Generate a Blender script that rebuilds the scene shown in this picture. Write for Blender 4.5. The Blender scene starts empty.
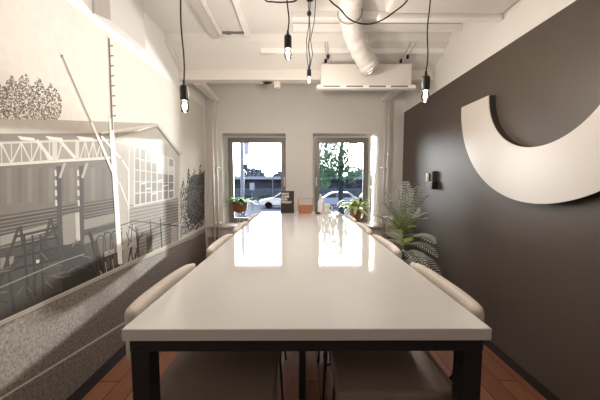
import bpy, bmesh, math, random
from mathutils import Vector, Matrix
random.seed(7)
S = bpy.context.scene
C = S.collection
PI = math.pi
FZ = 1.4                                    # eye height
XL, XR, YB = -1.42, 1.605, 4.2              # left wall, right wall, window wall
TX = 0.022                                  # long axis of the table

# ------------------------------------------------------------------ materials
def mat(name, col, rough=0.6, metal=0.0, noise=0.0, scale=20, bump=0.0, emit=None, estr=0, coat=0.0, spec=None, col2=None, trans=0):
    m = bpy.data.materials.new(name); m.use_nodes = True
    nt = m.node_tree; b = nt.nodes['Principled BSDF']
    b.inputs['Base Color'].default_value = (*col, 1); b.inputs['Roughness'].default_value = rough
    b.inputs['Metallic'].default_value = metal; b.inputs['Coat Weight'].default_value = coat
    if spec is not None: b.inputs['Specular IOR Level'].default_value = spec
    if trans: b.inputs['Transmission Weight'].default_value = trans
    if emit: b.inputs['Emission Color'].default_value = (*emit, 1); b.inputs['Emission Strength'].default_value = estr
    if noise or bump or col2:
        tc = nt.nodes.new('ShaderNodeTexCoord'); n = nt.nodes.new('ShaderNodeTexNoise')
        n.inputs['Scale'].default_value = scale; n.inputs['Detail'].default_value = 4
        nt.links.new(tc.outputs['Object'], n.inputs['Vector'])
        r = nt.nodes.new('ShaderNodeValToRGB')
        c2 = col2 or tuple(max(0, c * (1 - noise)) for c in col)
        r.color_ramp.elements[0].color = (*c2, 1); r.color_ramp.elements[0].position = 0.3
        r.color_ramp.elements[1].color = (*col, 1); r.color_ramp.elements[1].position = 0.7
        nt.links.new(n.outputs['Fac'], r.inputs['Fac']); nt.links.new(r.outputs['Color'], b.inputs['Base Color'])
        if bump:
            bp = nt.nodes.new('ShaderNodeBump'); bp.inputs['Strength'].default_value = bump; bp.inputs['Distance'].default_value = 0.01
            nt.links.new(n.outputs['Fac'], bp.inputs['Height']); nt.links.new(bp.outputs['Normal'], b.inputs['Normal'])
    return m

def srgb(r, g, b):
    f = lambda c: (c / 255 / 12.92) if c / 255 <= 0.04045 else ((c / 255 + 0.055) / 1.055) ** 2.4
    return (f(r), f(g), f(b))

def glass(name, tint=(1, 1, 1), refl=1.0):
    m = bpy.data.materials.new(name); m.use_nodes = True
    nt = m.node_tree; nt.nodes.clear()
    o = nt.nodes.new('ShaderNodeOutputMaterial'); mx = nt.nodes.new('ShaderNodeMixShader')
    t = nt.nodes.new('ShaderNodeBsdfTransparent'); g = nt.nodes.new('ShaderNodeBsdfGlossy')
    fr = nt.nodes.new('ShaderNodeFresnel'); fr.inputs['IOR'].default_value = 1.35
    t.inputs['Color'].default_value = (*tint, 1); g.inputs['Roughness'].default_value = 0.02
    nt.links.new(fr.outputs[0], mx.inputs[0]); nt.links.new(t.outputs[0], mx.inputs[1]); nt.links.new(g.outputs[0], mx.inputs[2])
    nt.links.new(mx.outputs[0], o.inputs[0])
    return m

def wall_mat(name, upper, lower, zsplit):
    """painted wall, upper paint and lower paint meeting at a level line"""
    m = bpy.data.materials.new(name); m.use_nodes = True
    nt = m.node_tree; b = nt.nodes['Principled BSDF']; b.inputs['Roughness'].default_value = 0.42
    tc = nt.nodes.new('ShaderNodeTexCoord'); sp = nt.nodes.new('ShaderNodeSeparateXYZ')
    nt.links.new(tc.outputs['Object'], sp.inputs[0])
    gt = nt.nodes.new('ShaderNodeMath'); gt.operation = 'GREATER_THAN'; gt.inputs[1].default_value = zsplit
    nt.links.new(sp.outputs['Z'], gt.inputs[0])
    mx = nt.nodes.new('ShaderNodeMix'); mx.data_type = 'RGBA'
    nt.links.new(gt.outputs[0], mx.inputs['Factor'])
    mx.inputs['A'].default_value = (*lower, 1); mx.inputs['B'].default_value = (*upper, 1)
    nt.links.new(mx.outputs['Result'], b.inputs['Base Color'])
    n = nt.nodes.new('ShaderNodeTexNoise'); n.inputs['Scale'].default_value = 60
    nt.links.new(tc.outputs['Object'], n.inputs['Vector'])
    bp = nt.nodes.new('ShaderNodeBump'); bp.inputs['Strength'].default_value = 0.06; bp.inputs['Distance'].default_value = 0.01
    nt.links.new(n.outputs['Fac'], bp.inputs['Height']); nt.links.new(bp.outputs['Normal'], b.inputs['Normal'])
    return m

def floor_mat():
    m = bpy.data.materials.new('wood_floor'); m.use_nodes = True
    nt = m.node_tree; b = nt.nodes['Principled BSDF']; b.inputs['Roughness'].default_value = 0.33
    tc = nt.nodes.new('ShaderNodeTexCoord'); mp = nt.nodes.new('ShaderNodeMapping'); mp.inputs['Rotation'].default_value = (0, 0, PI / 2)
    nt.links.new(tc.outputs['Object'], mp.inputs[0])
    br = nt.nodes.new('ShaderNodeTexBrick')
    br.inputs['Color1'].default_value = (*srgb(150, 98, 72), 1); br.inputs['Color2'].default_value = (*srgb(120, 74, 54), 1)
    br.inputs['Mortar'].default_value = (*srgb(60, 36, 28), 1); br.inputs['Mortar Size'].default_value = 0.004
    br.inputs['Scale'].default_value = 1.0; br.inputs['Brick Width'].default_value = 1.2; br.inputs['Row Height'].default_value = 0.14
    nt.links.new(mp.outputs[0], br.inputs['Vector'])
    w = nt.nodes.new('ShaderNodeTexNoise'); w.inputs['Scale'].default_value = 6
    mp2 = nt.nodes.new('ShaderNodeMapping'); mp2.inputs['Scale'].default_value = (14, 1, 1)
    nt.links.new(tc.outputs['Object'], mp2.inputs[0]); nt.links.new(mp2.outputs[0], w.inputs['Vector'])
    mx = nt.nodes.new('ShaderNodeMix'); mx.data_type = 'RGBA'; mx.blend_type = 'MULTIPLY'; mx.inputs['Factor'].default_value = 0.6
    nt.links.new(br.outputs['Color'], mx.inputs['A']); nt.links.new(w.outputs['Color'], mx.inputs['B'])
    r = nt.nodes.new('ShaderNodeValToRGB'); nt.links.new(w.outputs['Fac'], r.inputs['Fac'])
    r.color_ramp.elements[0].color = (.55, .5, .5, 1); r.color_ramp.elements[0].position = .3
    r.color_ramp.elements[1].color = (1, 1, 1, 1); r.color_ramp.elements[1].position = .65
    nt.links.new(r.outputs['Color'], mx.inputs['B'])
    nt.links.new(mx.outputs['Result'], b.inputs['Base Color'])
    return m

M = {}
M['white_wall'] = mat('white_wall_paint', (0.80, 0.77, 0.73), 0.65, noise=0.03, scale=3, bump=0.02)
M['ceiling'] = mat('ceiling_paint', (0.76, 0.73, 0.69), 0.6, noise=0.04, scale=4)
M['rail'] = mat('rail_paint', (0.60, 0.565, 0.53), 0.55)
M['pipe'] = mat('pipe_paint', (0.78, 0.73, 0.68), 0.4)
M['right_wall'] = wall_mat('black_and_white_paint', (0.80, 0.77, 0.73), (0.086, 0.066, 0.053), 2.443)
M['left_wall'] = wall_mat('white_paint', (0.83, 0.82, 0.80), (0.80, 0.78, 0.75), 2.49)
M['ledge'] = mat('ledge_paint', (0.66, 0.60, 0.54), 0.5)
M['lower'] = mat('lower_wall_paint', (0.42, 0.35, 0.29), 0.6)
M['floor'] = floor_mat()
M['black_trim'] = mat('black_trim', (0.012, 0.011, 0.011), 0.5)
M['table_white'] = mat('white_gloss_laminate', (0.60, 0.575, 0.55), 0.045, noise=0.01, scale=2, spec=0.75)
M['black_metal'] = mat('black_powder_coat', (0.012, 0.012, 0.014), 0.42)
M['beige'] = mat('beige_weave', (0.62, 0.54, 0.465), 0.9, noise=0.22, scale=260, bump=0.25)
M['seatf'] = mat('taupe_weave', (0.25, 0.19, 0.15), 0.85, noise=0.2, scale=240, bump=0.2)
M['emblem'] = mat('emblem_white', (0.60, 0.555, 0.51), 0.28)
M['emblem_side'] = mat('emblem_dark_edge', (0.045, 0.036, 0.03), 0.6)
M['frame'] = mat('bronze_grey_aluminium', (0.26, 0.245, 0.235), 0.4, 0.25, noise=0.08, scale=8)
M['glass'] = glass('window_glass', (0.93, 0.97, 1.0))
M['bulb_glass'] = glass('bulb_glass', (0.97, 0.95, 0.92))
M['black_plastic'] = mat('black_plastic', (0.01, 0.01, 0.01), 0.4)
M['cord'] = mat('black_cord', (0.012, 0.011, 0.01), 0.7)
M['filament'] = mat('glowing_filament', (1, .8, .5), 0.5, emit=(1.0, 0.80, 0.55), estr=60)
M['steel'] = mat('steel', (0.55, 0.53, 0.5), 0.3, 0.9)
M['foil'] = mat('wrapped_duct_foil', (0.80, 0.76, 0.71), 0.5, 0.15, noise=0.12, scale=14, bump=0.6)
M['foil_end'] = mat('crumpled_foil', (0.86, 0.84, 0.82), 0.22, 0.85, noise=0.35, scale=30, bump=1.0)
M['unit'] = mat('unit_casing_paint', (0.70, 0.655, 0.605), 0.5)
M['unit_white'] = mat('grille_white', (0.88, 0.86, 0.83), 0.35)
M['slot'] = mat('slot_dark', (0.20, 0.18, 0.165), 0.6)
M['terra'] = mat('terracotta', (0.36, 0.13, 0.065), 0.75, noise=0.25, scale=25)
M['terra2'] = mat('brown_clay', (0.33, 0.17, 0.115), 0.75, noise=0.25, scale=25)
M['soil'] = mat('soil', (0.05, 0.035, 0.025), 0.95, noise=0.4, scale=60)
M['leaf'] = mat('fern_leaf', (0.13, 0.38, 0.07), 0.5, noise=0.5, scale=30)
M['leaf_var'] = mat('variegated_leaf', (0.86, 0.88, 0.52), 0.5, col2=(0.36, 0.52, 0.14), scale=34)
M['palm'] = mat('frosted_palm_leaf', (0.60, 0.64, 0.58), 0.55, noise=0.35, scale=40)
M['palm_green'] = mat('fresh_palm_leaf', (0.46, 0.60, 0.15), 0.5, noise=0.4, scale=30)
M['palm_stem'] = mat('palm_stem', (0.12, 0.12, 0.07), 0.6)
M['pot_dark'] = mat('dark_pot', (0.02, 0.019, 0.018), 0.5)
M['copper'] = mat('copper_wire', (0.50, 0.16, 0.10), 0.4, 0.5)
M['basket'] = mat('tan_leather', (0.47, 0.19, 0.095), 0.6, noise=0.3, scale=40)
M['board'] = mat('letter_board_felt', (0.045, 0.036, 0.032), 0.9)
M['letter'] = mat('letter_white', (0.78, 0.74, 0.70), 0.5)
M['jug'] = mat('milky_plastic', (0.80, 0.80, 0.79), 0.3, trans=0.0)
M['jug_cap'] = mat('peach_cap', (0.72, 0.50, 0.40), 0.4)
M['oak'] = mat('sensor_brown', (0.06, 0.045, 0.035), 0.45)
M['outlet'] = mat('junction_white', (0.72, 0.66, 0.60), 0.5)
# street
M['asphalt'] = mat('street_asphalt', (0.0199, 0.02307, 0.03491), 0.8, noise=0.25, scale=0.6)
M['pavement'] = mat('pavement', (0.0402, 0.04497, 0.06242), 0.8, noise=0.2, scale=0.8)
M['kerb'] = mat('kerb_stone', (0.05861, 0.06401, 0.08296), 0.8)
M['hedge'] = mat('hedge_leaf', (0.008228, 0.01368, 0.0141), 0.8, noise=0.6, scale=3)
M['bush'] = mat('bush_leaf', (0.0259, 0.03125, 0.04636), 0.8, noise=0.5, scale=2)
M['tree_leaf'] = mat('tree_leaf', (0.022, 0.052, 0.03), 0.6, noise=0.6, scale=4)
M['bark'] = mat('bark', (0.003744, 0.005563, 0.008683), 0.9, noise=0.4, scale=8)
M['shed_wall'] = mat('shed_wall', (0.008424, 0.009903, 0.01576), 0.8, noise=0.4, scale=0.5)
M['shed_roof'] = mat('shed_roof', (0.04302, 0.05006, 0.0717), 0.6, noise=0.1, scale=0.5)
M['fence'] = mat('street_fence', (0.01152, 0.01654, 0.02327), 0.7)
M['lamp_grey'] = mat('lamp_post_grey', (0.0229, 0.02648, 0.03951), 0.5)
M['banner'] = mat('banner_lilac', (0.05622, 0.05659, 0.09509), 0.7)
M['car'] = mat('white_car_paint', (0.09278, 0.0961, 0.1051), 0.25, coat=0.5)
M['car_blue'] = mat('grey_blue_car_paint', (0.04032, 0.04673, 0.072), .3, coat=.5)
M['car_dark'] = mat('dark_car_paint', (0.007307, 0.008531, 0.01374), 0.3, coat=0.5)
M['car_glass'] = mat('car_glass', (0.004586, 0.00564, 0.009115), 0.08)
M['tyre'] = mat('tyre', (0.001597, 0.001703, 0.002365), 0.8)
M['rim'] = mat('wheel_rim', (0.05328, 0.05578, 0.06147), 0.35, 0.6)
for k_ in ('asphalt','pavement','kerb','hedge','bush','tree_leaf','bark','shed_wall','shed_roof','fence','lamp_grey','banner','car','car_blue','car_dark','car_glass','tyre','rim'):
    bs = M[k_].node_tree.nodes['Principled BSDF']; bs.inputs['Specular IOR Level'].default_value = .03; bs.inputs['Coat Weight'].default_value = 0

# ------------------------------------------------------------------ mesh helpers
def bm_new(): return bmesh.new()

def box(bm, x0, x1, y0, y1, z0, z1, bev=0.0, seg=2, mx=None):
    v = [bm.verts.new(p) for p in ((x0,y0,z0),(x1,y0,z0),(x1,y1,z0),(x0,y1,z0),(x0,y0,z1),(x1,y0,z1),(x1,y1,z1),(x0,y1,z1))]
    fs = [bm.faces.new([v[i] for i in q]) for q in ((0,3,2,1),(4,5,6,7),(0,1,5,4),(1,2,6,5),(2,3,7,6),(3,0,4,7))]
    if bev:
        es = list({e for f in fs for e in f.edges})
        r = bmesh.ops.bevel(bm, geom=es, offset=bev, segments=seg, affect='EDGES', profile=0.5)
        v = list({w for f in r['faces'] for w in f.verts} | {w for w in v if w.is_valid})
    if mx:
        bmesh.ops.transform(bm, matrix=mx, verts=[w for w in v if w.is_valid])

def tube(bm, pts, r, seg=8, caps=True):
    pts = [Vector(p) for p in pts]
    rs = r if isinstance(r, (list, tuple)) else [r] * len(pts)
    rings = []; up = Vector((0, 0, 1)); prev = None
    for i, p in enumerate(pts):
        t = (pts[min(i + 1, len(pts) - 1)] - pts[max(i - 1, 0)]).normalized()
        if prev is None:
            a = t.cross(up)
            if a.length < 1e-3: a = t.cross(Vector((1, 0, 0)))
        else:
            a = prev - t * prev.dot(t)
        a.normalize(); prev = a; b = t.cross(a)
        rings.append([bm.verts.new(p + (a * math.cos(2*PI*k/seg) + b * math.sin(2*PI*k/seg)) * rs[i]) for k in range(seg)])
    for i in range(len(rings) - 1):
        for k in range(seg):
            bm.faces.new((rings[i][k], rings[i][(k+1) % seg], rings[i+1][(k+1) % seg], rings[i+1][k]))
    if caps:
        bm.faces.new(rings[0][::-1]); bm.faces.new(rings[-1])

def lathe(bm, prof, c=(0,0,0), seg=20, close_top=True, close_bot=True):
    rings = []
    for r, z in prof:
        rings.append([bm.verts.new((c[0] + r*math.cos(2*PI*k/seg), c[1] + r*math.sin(2*PI*k/seg), c[2] + z)) for k in range(seg)])
    for i in range(len(rings) - 1):
        for k in range(seg):
            bm.faces.new((rings[i][k], rings[i][(k+1)%seg], rings[i+1][(k+1)%seg], rings[i+1][k]))
    if close_bot: bm.faces.new(rings[0][::-1])
    if close_top: bm.faces.new(rings[-1])

def prism(bm, poly, d0, d1, axis='x'):
    """extrude a polygon; axis x: poly is (y,z); axis y: poly is (x,z); axis z: poly is (x,y)"""
    def P(a, b, d): return {'x': (d, a, b), 'y': (a, d, b), 'z': (a, b, d)}[axis]
    A = [bm.verts.new(P(a, b, d0)) for a, b in poly]; B = [bm.verts.new(P(a, b, d1)) for a, b in poly]
    bm.faces.new(A); bm.faces.new(B[::-1]); n = len(poly)
    for i in range(n): bm.faces.new((A[i], B[i], B[(i+1)%n], A[(i+1)%n]))

def obj(name, bm, m, parent=None, smooth=False, loc=None, bevel=0, subsurf=0, autosmooth=False):
    bmesh.ops.recalc_face_normals(bm, faces=bm.faces[:])
    me = bpy.data.meshes.new(name); bm.to_mesh(me); bm.free()
    if smooth: me.polygons.foreach_set('use_smooth', [True] * len(me.polygons))
    me.materials.append(m)
    o = bpy.data.objects.new(name, me); C.objects.link(o)
    if parent: o.parent = parent
    if loc: o.location = loc
    if bevel:
        b = o.modifiers.new('bevel', 'BEVEL'); b.width = bevel; b.segments = 2; b.limit_method = 'ANGLE'
    if subsurf:
        s = o.modifiers.new('subsurf', 'SUBSURF'); s.levels = s.render_levels = subsurf
    return o

def thing(name, label, cat, loc=(0,0,0), rz=0, group=None):
    o = bpy.data.objects.new(name, None); C.objects.link(o)
    o.location = loc; o.rotation_euler = (0, 0, rz); o.empty_display_size = 0.1
    return tag(o, label, cat, group)

def tag(o, label, cat, group=None):
    o['label'] = label; o['category'] = cat
    if group: o['group'] = group
    return o

def struct(name, bm, m, parent=None, **k):
    o = obj(name, bm, m, parent, **k)
    if not parent: o['kind'] = 'structure'
    return o

def copy_tree(o, parent=None):
    c = o.copy(); C.objects.link(c)
    if parent: c.parent = parent
    for ch in list(o.children): copy_tree(ch, c)
    return c

def leaf_cloud(bm, c, rad, n, size, flat=0.0, rnd=random, hollow=0.35):
    """many small leaves through an ellipsoid"""
    for _ in range(n):
        while True:
            d = Vector((rnd.uniform(-1,1), rnd.uniform(-1,1), rnd.uniform(-1,1)))
            if hollow < d.length < 1: break
        p = Vector(c) + Vector((d.x*rad[0], d.y*rad[1], d.z*rad[2]))
        a = Vector((rnd.gauss(0,1), rnd.gauss(0,1), rnd.gauss(0,1))).normalized()
        b = a.orthogonal().normalized(); s = size * rnd.uniform(.6, 1.3)
        vs = [bm.verts.new(p + a*s), bm.verts.new(p + b*s*.45), bm.verts.new(p - a*s), bm.verts.new(p - b*s*.45)]
        bm.faces.new(vs)

# ------------------------------------------------------------------ the room
YF = -2.6          # wall behind the photographer
b = bm_new(); box(b, XL-.12, XR+.12, YF-.1, YB+.35, -.1, 0); struct('floor', b, M['floor'])
b = bm_new(); box(b, XL-.12, XL, YF-.1, YB+.35, 0, 3.05); struct('wall_left', b, M['left_wall'])
b = bm_new(); box(b, XR, XR+.12, YF-.1, YB+.35, 0, 3.05); struct('wall_right', b, M['right_wall'])
b = bm_new(); box(b, XL, XR, YF-.1, YF, 0, 3.05); struct('wall_front', b, M['white_wall'])
# window wall, with two deep reveals
W1 = (-1.19, -0.2); W2 = (0.207, 1.23); WZ = (0.69, 2.134); YO = YB + .35
b = bm_new()
for x0, x1 in ((XL, W1[0]), (W1[1], W2[0]), (W2[1], XR)): box(b, x0, x1, YB, YO, 0, 3.05)
for x0, x1 in (W1, W2):
    box(b, x0, x1, YB, YO, 0, WZ[0]); box(b, x0, x1, YB, YO, WZ[1], 3.05)
struct('wall_back', b, M['white_wall'])
# ceiling: level, then the sloping soffit down to the cross beam
b = bm_new(); box(b, XL, XR, YF, YB, 2.95, 3.05)
prism(b, [(2.96, 2.951), (3.30, 2.951), (3.30, 2.72), (2.99, 2.89)], XL, XR, 'x')
struct('ceiling', b, M['ceiling'])
b = bm_new(); box(b, XL, XR, 3.301, 3.43, 2.60, 2.735, .008); struct('trim_1', b, M['pipe'])           # cross beam
# trims of the walls
b = bm_new(); box(b, XL+.0, XL+.018, YF, YB, 0, .075); struct('baseboard_left', b, M['black_trim'])
b = bm_new(); box(b, XR-.014, XR, YF, YB, 0, .06); struct('baseboard_right', b, M['black_trim'])
b = bm_new(); box(b, XL, XR, 4.085, YB, .682, .712, .004); struct('trim_2', b, M['ledge'])             # ledge under the windows
b = bm_new(); box(b, XL, XR, 4.13, YB, .535, .682); struct('trim_3', b, M['ledge'])
b = bm_new(); box(b, XL, XR, 4.165, YB, .0, .535); struct('trim_4', b, M['lower'])
b = bm_new()
for x0, x1 in (W1, W2): box(b, x0, x1, YB, YO-.06, .69, .712)
struct('trim_5', b, M['white_wall'])                                                                   # inner sills

M['gloss_white'] = mat('white_gloss_paint', (0.88, 0.86, 0.83), 0.25)
b = bm_new()
for x0, x1 in (W1, W2):
    box(b, x0, x0+.005, YB-.001, 4.459, .7125, 2.134); box(b, x1-.005, x1, YB-.001, 4.459, .7125, 2.134); box(b, x0+.005, x1-.005, YB-.001, 4.459, 2.129, 2.134)
struct('reveal_bounce_lining', b, M['gloss_white'])  # gloss lining added to catch window light and whiten the reveals
def window(n, x0, x1, handle_x):
    y0, y1 = 4.44, 4.50; z0, z1 = .712, 2.10
    b = bm_new(); fw = .05
    box(b, x0, x0+fw, y0, y1, z0, z1); box(b, x1-fw, x1, y0, y1, z0, z1)
    box(b, x0+fw, x1-fw, y0, y1, z1-fw, z1); box(b, x0+fw, x1-fw, y0, y1, z0, z0+fw)
    w = struct('window_%d' % n, b, M['frame'])
    b = bm_new(); s = .03; a0, a1 = x0+fw, x1-fw; c0, c1 = z0+fw, z1-fw; ya, yb = y0+.012, y1-.005
    box(b, a0, a0+s, ya, yb, c0, c1); box(b, a1-s, a1, ya, yb, c0, c1)
    box(b, a0+s, a1-s, ya, yb, c1-s, c1); box(b, a0+s, a1-s, ya, yb, c0, c0+s)
    obj('sash', b, M['frame'], w)
    b = bm_new(); box(b, a0+s, a1-s, 4.468, 4.474, c0+s, c1-s); obj('pane', b, M['glass'], w)
    b = bm_new(); box(b, handle_x-.011, handle_x+.011, 4.428, 4.44, 1.34, 1.46, .004); box(b, handle_x-.008, handle_x+.008, 4.405, 4.43, 1.31, 1.42, .004)
    obj('handle', b, M['unit_white'], w)
    # outer packing between frame and masonry
    b = bm_new()
    box(b, x0-.05, x0, y0+.02, y1, z0, z1+.034); box(b, x1, x1+.05, y0+.02, y1, z0, z1+.034); box(b, x0, x1, y0+.02, y1, z1, z1+.034)
    obj('frame_surround', b, M['white_wall'], w)
    return w
window(1, -1.155, -.215, -.24)
window(2, .258, 1.135, .285)

# ------------------------------------------------------------------ ceiling fittings
def rail(y0, y1, x0, x1, z0=2.905):
    b = bm_new(); box(b, x0, x1, y0, y1, z0, 2.95); return b
tag(obj('ceiling_rail', rail(.6, 2.95, -.905, -.835, 2.89), M['rail']), 'grey-beige ceiling batten running lengthwise left of the hatch panel', 'batten')
t = thing('ceiling_hatch', 'flat rectangular hatch panel in a raised white frame on the ceiling', 'hatch', (0,0,0))
b = bm_new(); box(b, -.80, -.555, 1.6, 2.90, 2.93, 2.949); obj('panel', b, M['ceiling'], t)
b = bm_new(); box(b, -.555, -.51, 1.6, 2.95, 2.895, 2.949); box(b, -.83, -.80, 1.6, 2.95, 2.915, 2.949); box(b, -.80, -.555, 2.90, 2.95, 2.905, 2.949); obj('frame', b, M['unit_white'], t)
b = bm_new(); box(b, -.785, -.565, 2.885, 2.899, 2.91, 2.93); box(b, -.745, -.70, 2.882, 2.8995, 2.902, 2.93); obj('hinge', b, M['slot'], t)
for i, (y0, z0, x0) in enumerate(((2.58, 2.893, -.06), (2.76, 2.885, -.06), (3.06, 2.80, -.42))):
    b = bm_new(); box(b, x0, XR-.004, y0, y0+.045, z0, z0 + (.056 if i < 2 else .05), .003)
    tag(obj('ceiling_batten', b, M['unit_white']),
        ('white crosswise ceiling batten nearest the bulky boxed duct', 'white crosswise ceiling batten along the top of the sloping soffit',
         'white crosswise ceiling batten halfway down the sloping soffit')[i], 'batten', 'crosswise ceiling battens')
b = bm_new(); prism(b, [(2.995, 2.892), (3.2995, 2.724), (3.2995, 2.690), (2.95, 2.87)], XL+.0005, XL+.05, 'x')
tag(obj('soffit_strut', b, M['pipe']), 'pale timber strut sloping down the left end of the ceiling soffit', 'strut')

# boxed duct, upper right
t = thing('boxed_duct', 'bulky boxed white duct under the ceiling against the right wall', 'duct', (0,0,0))
b = bm_new(); box(b, .66, 1.585, 1.87, 2.19, 2.69, 2.949, .03, 3); obj('casing', b, M['unit'], t)
b = bm_new(); box(b, .62, 1.590, 2.191, 2.25, 2.658, 2.705, .012, 3); obj('lip', b, M['unit_white'], t)

# boxed corbel on the left wall
b = bm_new(); prism(b, [(-1.4195, 1.95), (-1.405, 1.95), (-1.352, 2.03), (-1.345, 2.46), (-1.4195, 2.46)], 2.55, 2.949, 'z')
tag(obj('wall_corbel', b, M['rail']), 'boxed corbel with a slanted end high on the left wall above the mural', 'corbel')

# air unit hung over the far end
t = thing('ventilation_unit', 'long flat ventilation unit with a slotted outlet hung below the ceiling', 'ventilation unit', (0,0,0))
b = bm_new(); box(b, .24, 1.24, 3.05, 3.12, 2.45, 2.68, .008); obj('casing', b, M['unit'], t)
b = bm_new(); box(b, .195, 1.28, 3.03, 3.10, 2.412, 2.449, .004); g = obj('outlet_grille', b, M['unit_white'], t)
for x0 in (.265, .515, .765, 1.005):
    b = bm_new(); box(b, x0, x0+.185, 3.024, 3.031, 2.424, 2.440); obj('slot', b, M['slot'], g)
for x, dx in ((.30, -.02), (1.10, .10)):
    for off_, k0, k1, r0 in ((0, .5, 1, .0045), (.03, .7, 1.3, .0042)):
        b = bm_new(); tube(b, [(x+off_, 3.085, 2.675), (x+off_+dx*k0, 3.05, 2.77), (x+off_+dx*k1, 3.0, 2.887)], r0, 6)
        w = obj('hanging_wire', b, M['steel'], t)
        f_ = .45 if off_ == 0 else .85
        b = bm_new(); lathe(b, [(.004,-.024),(.016,-.016),(.016,.016),(.004,.024)], (x+off_+dx*k0*f_, 3.085-.035*f_, 2.675+.095*f_), 8); obj('turnbuckle', b, M['black_plastic'], w)

# flexible wrapped duct
path = [(.405, 2.18, 2.875), (.415, 2.30, 2.862), (.444, 2.454, 2.835), (.522, 2.66, 2.775), (.61, 2.79, 2.705), (.69, 2.88, 2.64), (.745, 2.925, 2.595), (.765, 2.94, 2.578)]
fine = []
for i in range(len(path)-1):
    for k in range(5):
        fine.append(Vector(path[i]).lerp(Vector(path[i+1]), k/5))
fine.append(Vector(path[-1]))
t = thing('flexible_duct', 'crumpled white wrapped flexible duct bending down into the ventilation unit', 'duct', path[0])
off = Vector(path[0])
b = bm_new(); tube(b, [p - off for p in fine[:-5]], [.096 + .005*math.sin(i*1.9) + .004*random.uniform(-1,1) for i in range(len(fine)-5)], 20); obj('wrapped_hose', b, M['foil'], t, smooth=True)
b = bm_new(); tube(b, [p - off for p in fine[-7:]], [.094 + .008*math.sin(i*2.1) for i in range(7)], 20); obj('foil_collar', b, M['foil_end'], t, smooth=True)
b = bm_new()
for q in (9,):
    c = fine[q] - off; tn = (fine[q+1]-fine[q-1]).normalized(); a = tn.orthogonal().normalized(); d = tn.cross(a)
    tube(b, [c + (a*math.cos(2*PI*k/20) + d*math.sin(2*PI*k/20))*.104 for k in range(21)], .003, 6)
obj('strap', b, M['cord'], t)

# pipes
def pipe(x, y, z0, z1, label, r=.014):
    t = thing('heating_pipe', label, 'pipe', (x, y, z0), 0, 'heating pipes on the window wall')
    b = bm_new(); tube(b, [(0,0,0), (0,0,z1-z0)], r, 12); obj('tube', b, M['pipe'], t, smooth=True)
    for z in (.76, 1.6):
        b = bm_new(); box(b, -.020, .020, -.005, YB-y-.001, z-.010, z+.010, .002); obj('clip', b, M['pipe'], t)
pipe(-1.282, 4.06, .0, 2.585, 'vertical white pipe nearest the left wall, of the pair left of the windows')
pipe(-1.222, 4.06, .0, 2.585, 'vertical white pipe nearest the left window, of the pair beside it')
pipe(1.272, 4.06, .0, 2.585, 'vertical white pipe nearest the right window, of the pair beside it')
pipe(1.328, 4.06, .0, 2.585, 'vertical white pipe nearest the black wall, of the pair right of the windows')
for x, lab in ((-1.255, 'white boxed pipe run from the cross beam to the pipes on the left'), (1.30, 'white boxed pipe run over the pipe pair on the right')):
    b = bm_new(); box(b, x-.05, x+.05, 3.431, YB-.001, 2.586, 2.66, .008)
    tag(obj('pipe_casing', b, M['pipe']), lab, 'pipe casing', 'boxed pipe runs')
b = bm_new(); box(b, -.30, -.225, 3.34, 3.41, 2.525, 2.6005, .01); tag(obj('junction_box', b, M['outlet']), 'small white junction box under the cross beam', 'junction box')
b = bm_new()
for k in range(7): tube(b, [(-.40+random.uniform(-.05,.05), 3.36, 2.598), (-.38+random.uniform(-.06,.06), 3.35, 2.575-.02*random.random()), (-.36+random.uniform(-.05,.05), 3.36, 2.598)], .005, 6)
tag(obj('wire_bundle', b, M['cord']), 'little tangle of dark wires under the cross beam beside the junction box', 'wires')

# ------------------------------------------------------------------ pendants
def pendant(loc, ctop, label, s=1.0, wob=.01, extra=None, watt=7.5):
    """loc = underside of the bulb"""
    t = thing('pendant_bulb', label, 'pendant lamp', loc, 0, 'bare bulb pendants')
    zt = 2.949 - loc[2]
    zs = .060*s
    b = bm_new(); lathe(b, [(.004*s, 0), (.016*s, .004*s), (.0205*s, .018*s), (.0225*s, .030*s), (.020*s, .046*s), (.016*s, .058*s), (.013*s, .066*s)], (0,0,0), 20)
    bulb = obj('bulb', b, M['bulb_glass'], t, smooth=True)
    b = bm_new()
    for k in range(4):
        a = k*PI/2 + .4
        tube(b, [(.006*s*math.cos(a), .006*s*math.sin(a), .018*s), (.009*s*math.cos(a), .009*s*math.sin(a), .040*s), (.005*s*math.cos(a), .005*s*math.sin(a), .052*s)], .0022*s, 6)
    obj('filament', b, M['filament'], bulb)
    b = bm_new(); lathe(b, [(.014*s, zs), (.021*s, zs+.002), (.0225*s, zs+.012*s), (.0225*s, zs+.072*s), (.019*s, zs+.08*s), (.008*s, zs+.085*s), (.006*s, zs+.11*s)], (0,0,0), 16); obj('socket', b, M['black_plastic'], t, smooth=False)
    n = 14; zc = zs + .105*s
    pts = [(ctop[0]*k/n + wob*math.sin(k*1.1)*(1-k/n), ctop[1]*k/n, zc + (zt-zc)*k/n) for k in range(n+1)]
    b = bm_new(); tube(b, pts, .0042, 8); obj('cord', b, M['cord'], t, smooth=True)
    b = bm_new(); lathe(b, [(.03, zt-.018), (.03, zt), ], (ctop[0], ctop[1], 0), 14); obj('ceiling_hook', b, M['black_plastic'], t)
    if extra: extra(t, zs, zt)
    L = bpy.data.lights.new('bulb_light', 'POINT'); L.color = (1.0, .91, .82); L.energy = watt; L.shadow_soft_size = .02
    lo = bpy.data.objects.new('bulb_light', L); C.objects.link(lo); lo.location = (loc[0], loc[1], loc[2]-.012)
    return t
pendant((-.620, 1.5, 1.770), (-.012, 0), 'bare bulb pendant hanging lowest, in front of the mural', 1.02, .006, None, 1.6)
pendant((-.067, 1.7, 2.137), (.002, 0), 'bare bulb pendant left of the triple cord, on a single short cord', 1.0, .008)
pendant((.800, 1.75, 1.900), (.018, 0), 'bare bulb pendant in front of the black wall', 1.12, .008, None, 5)
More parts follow.
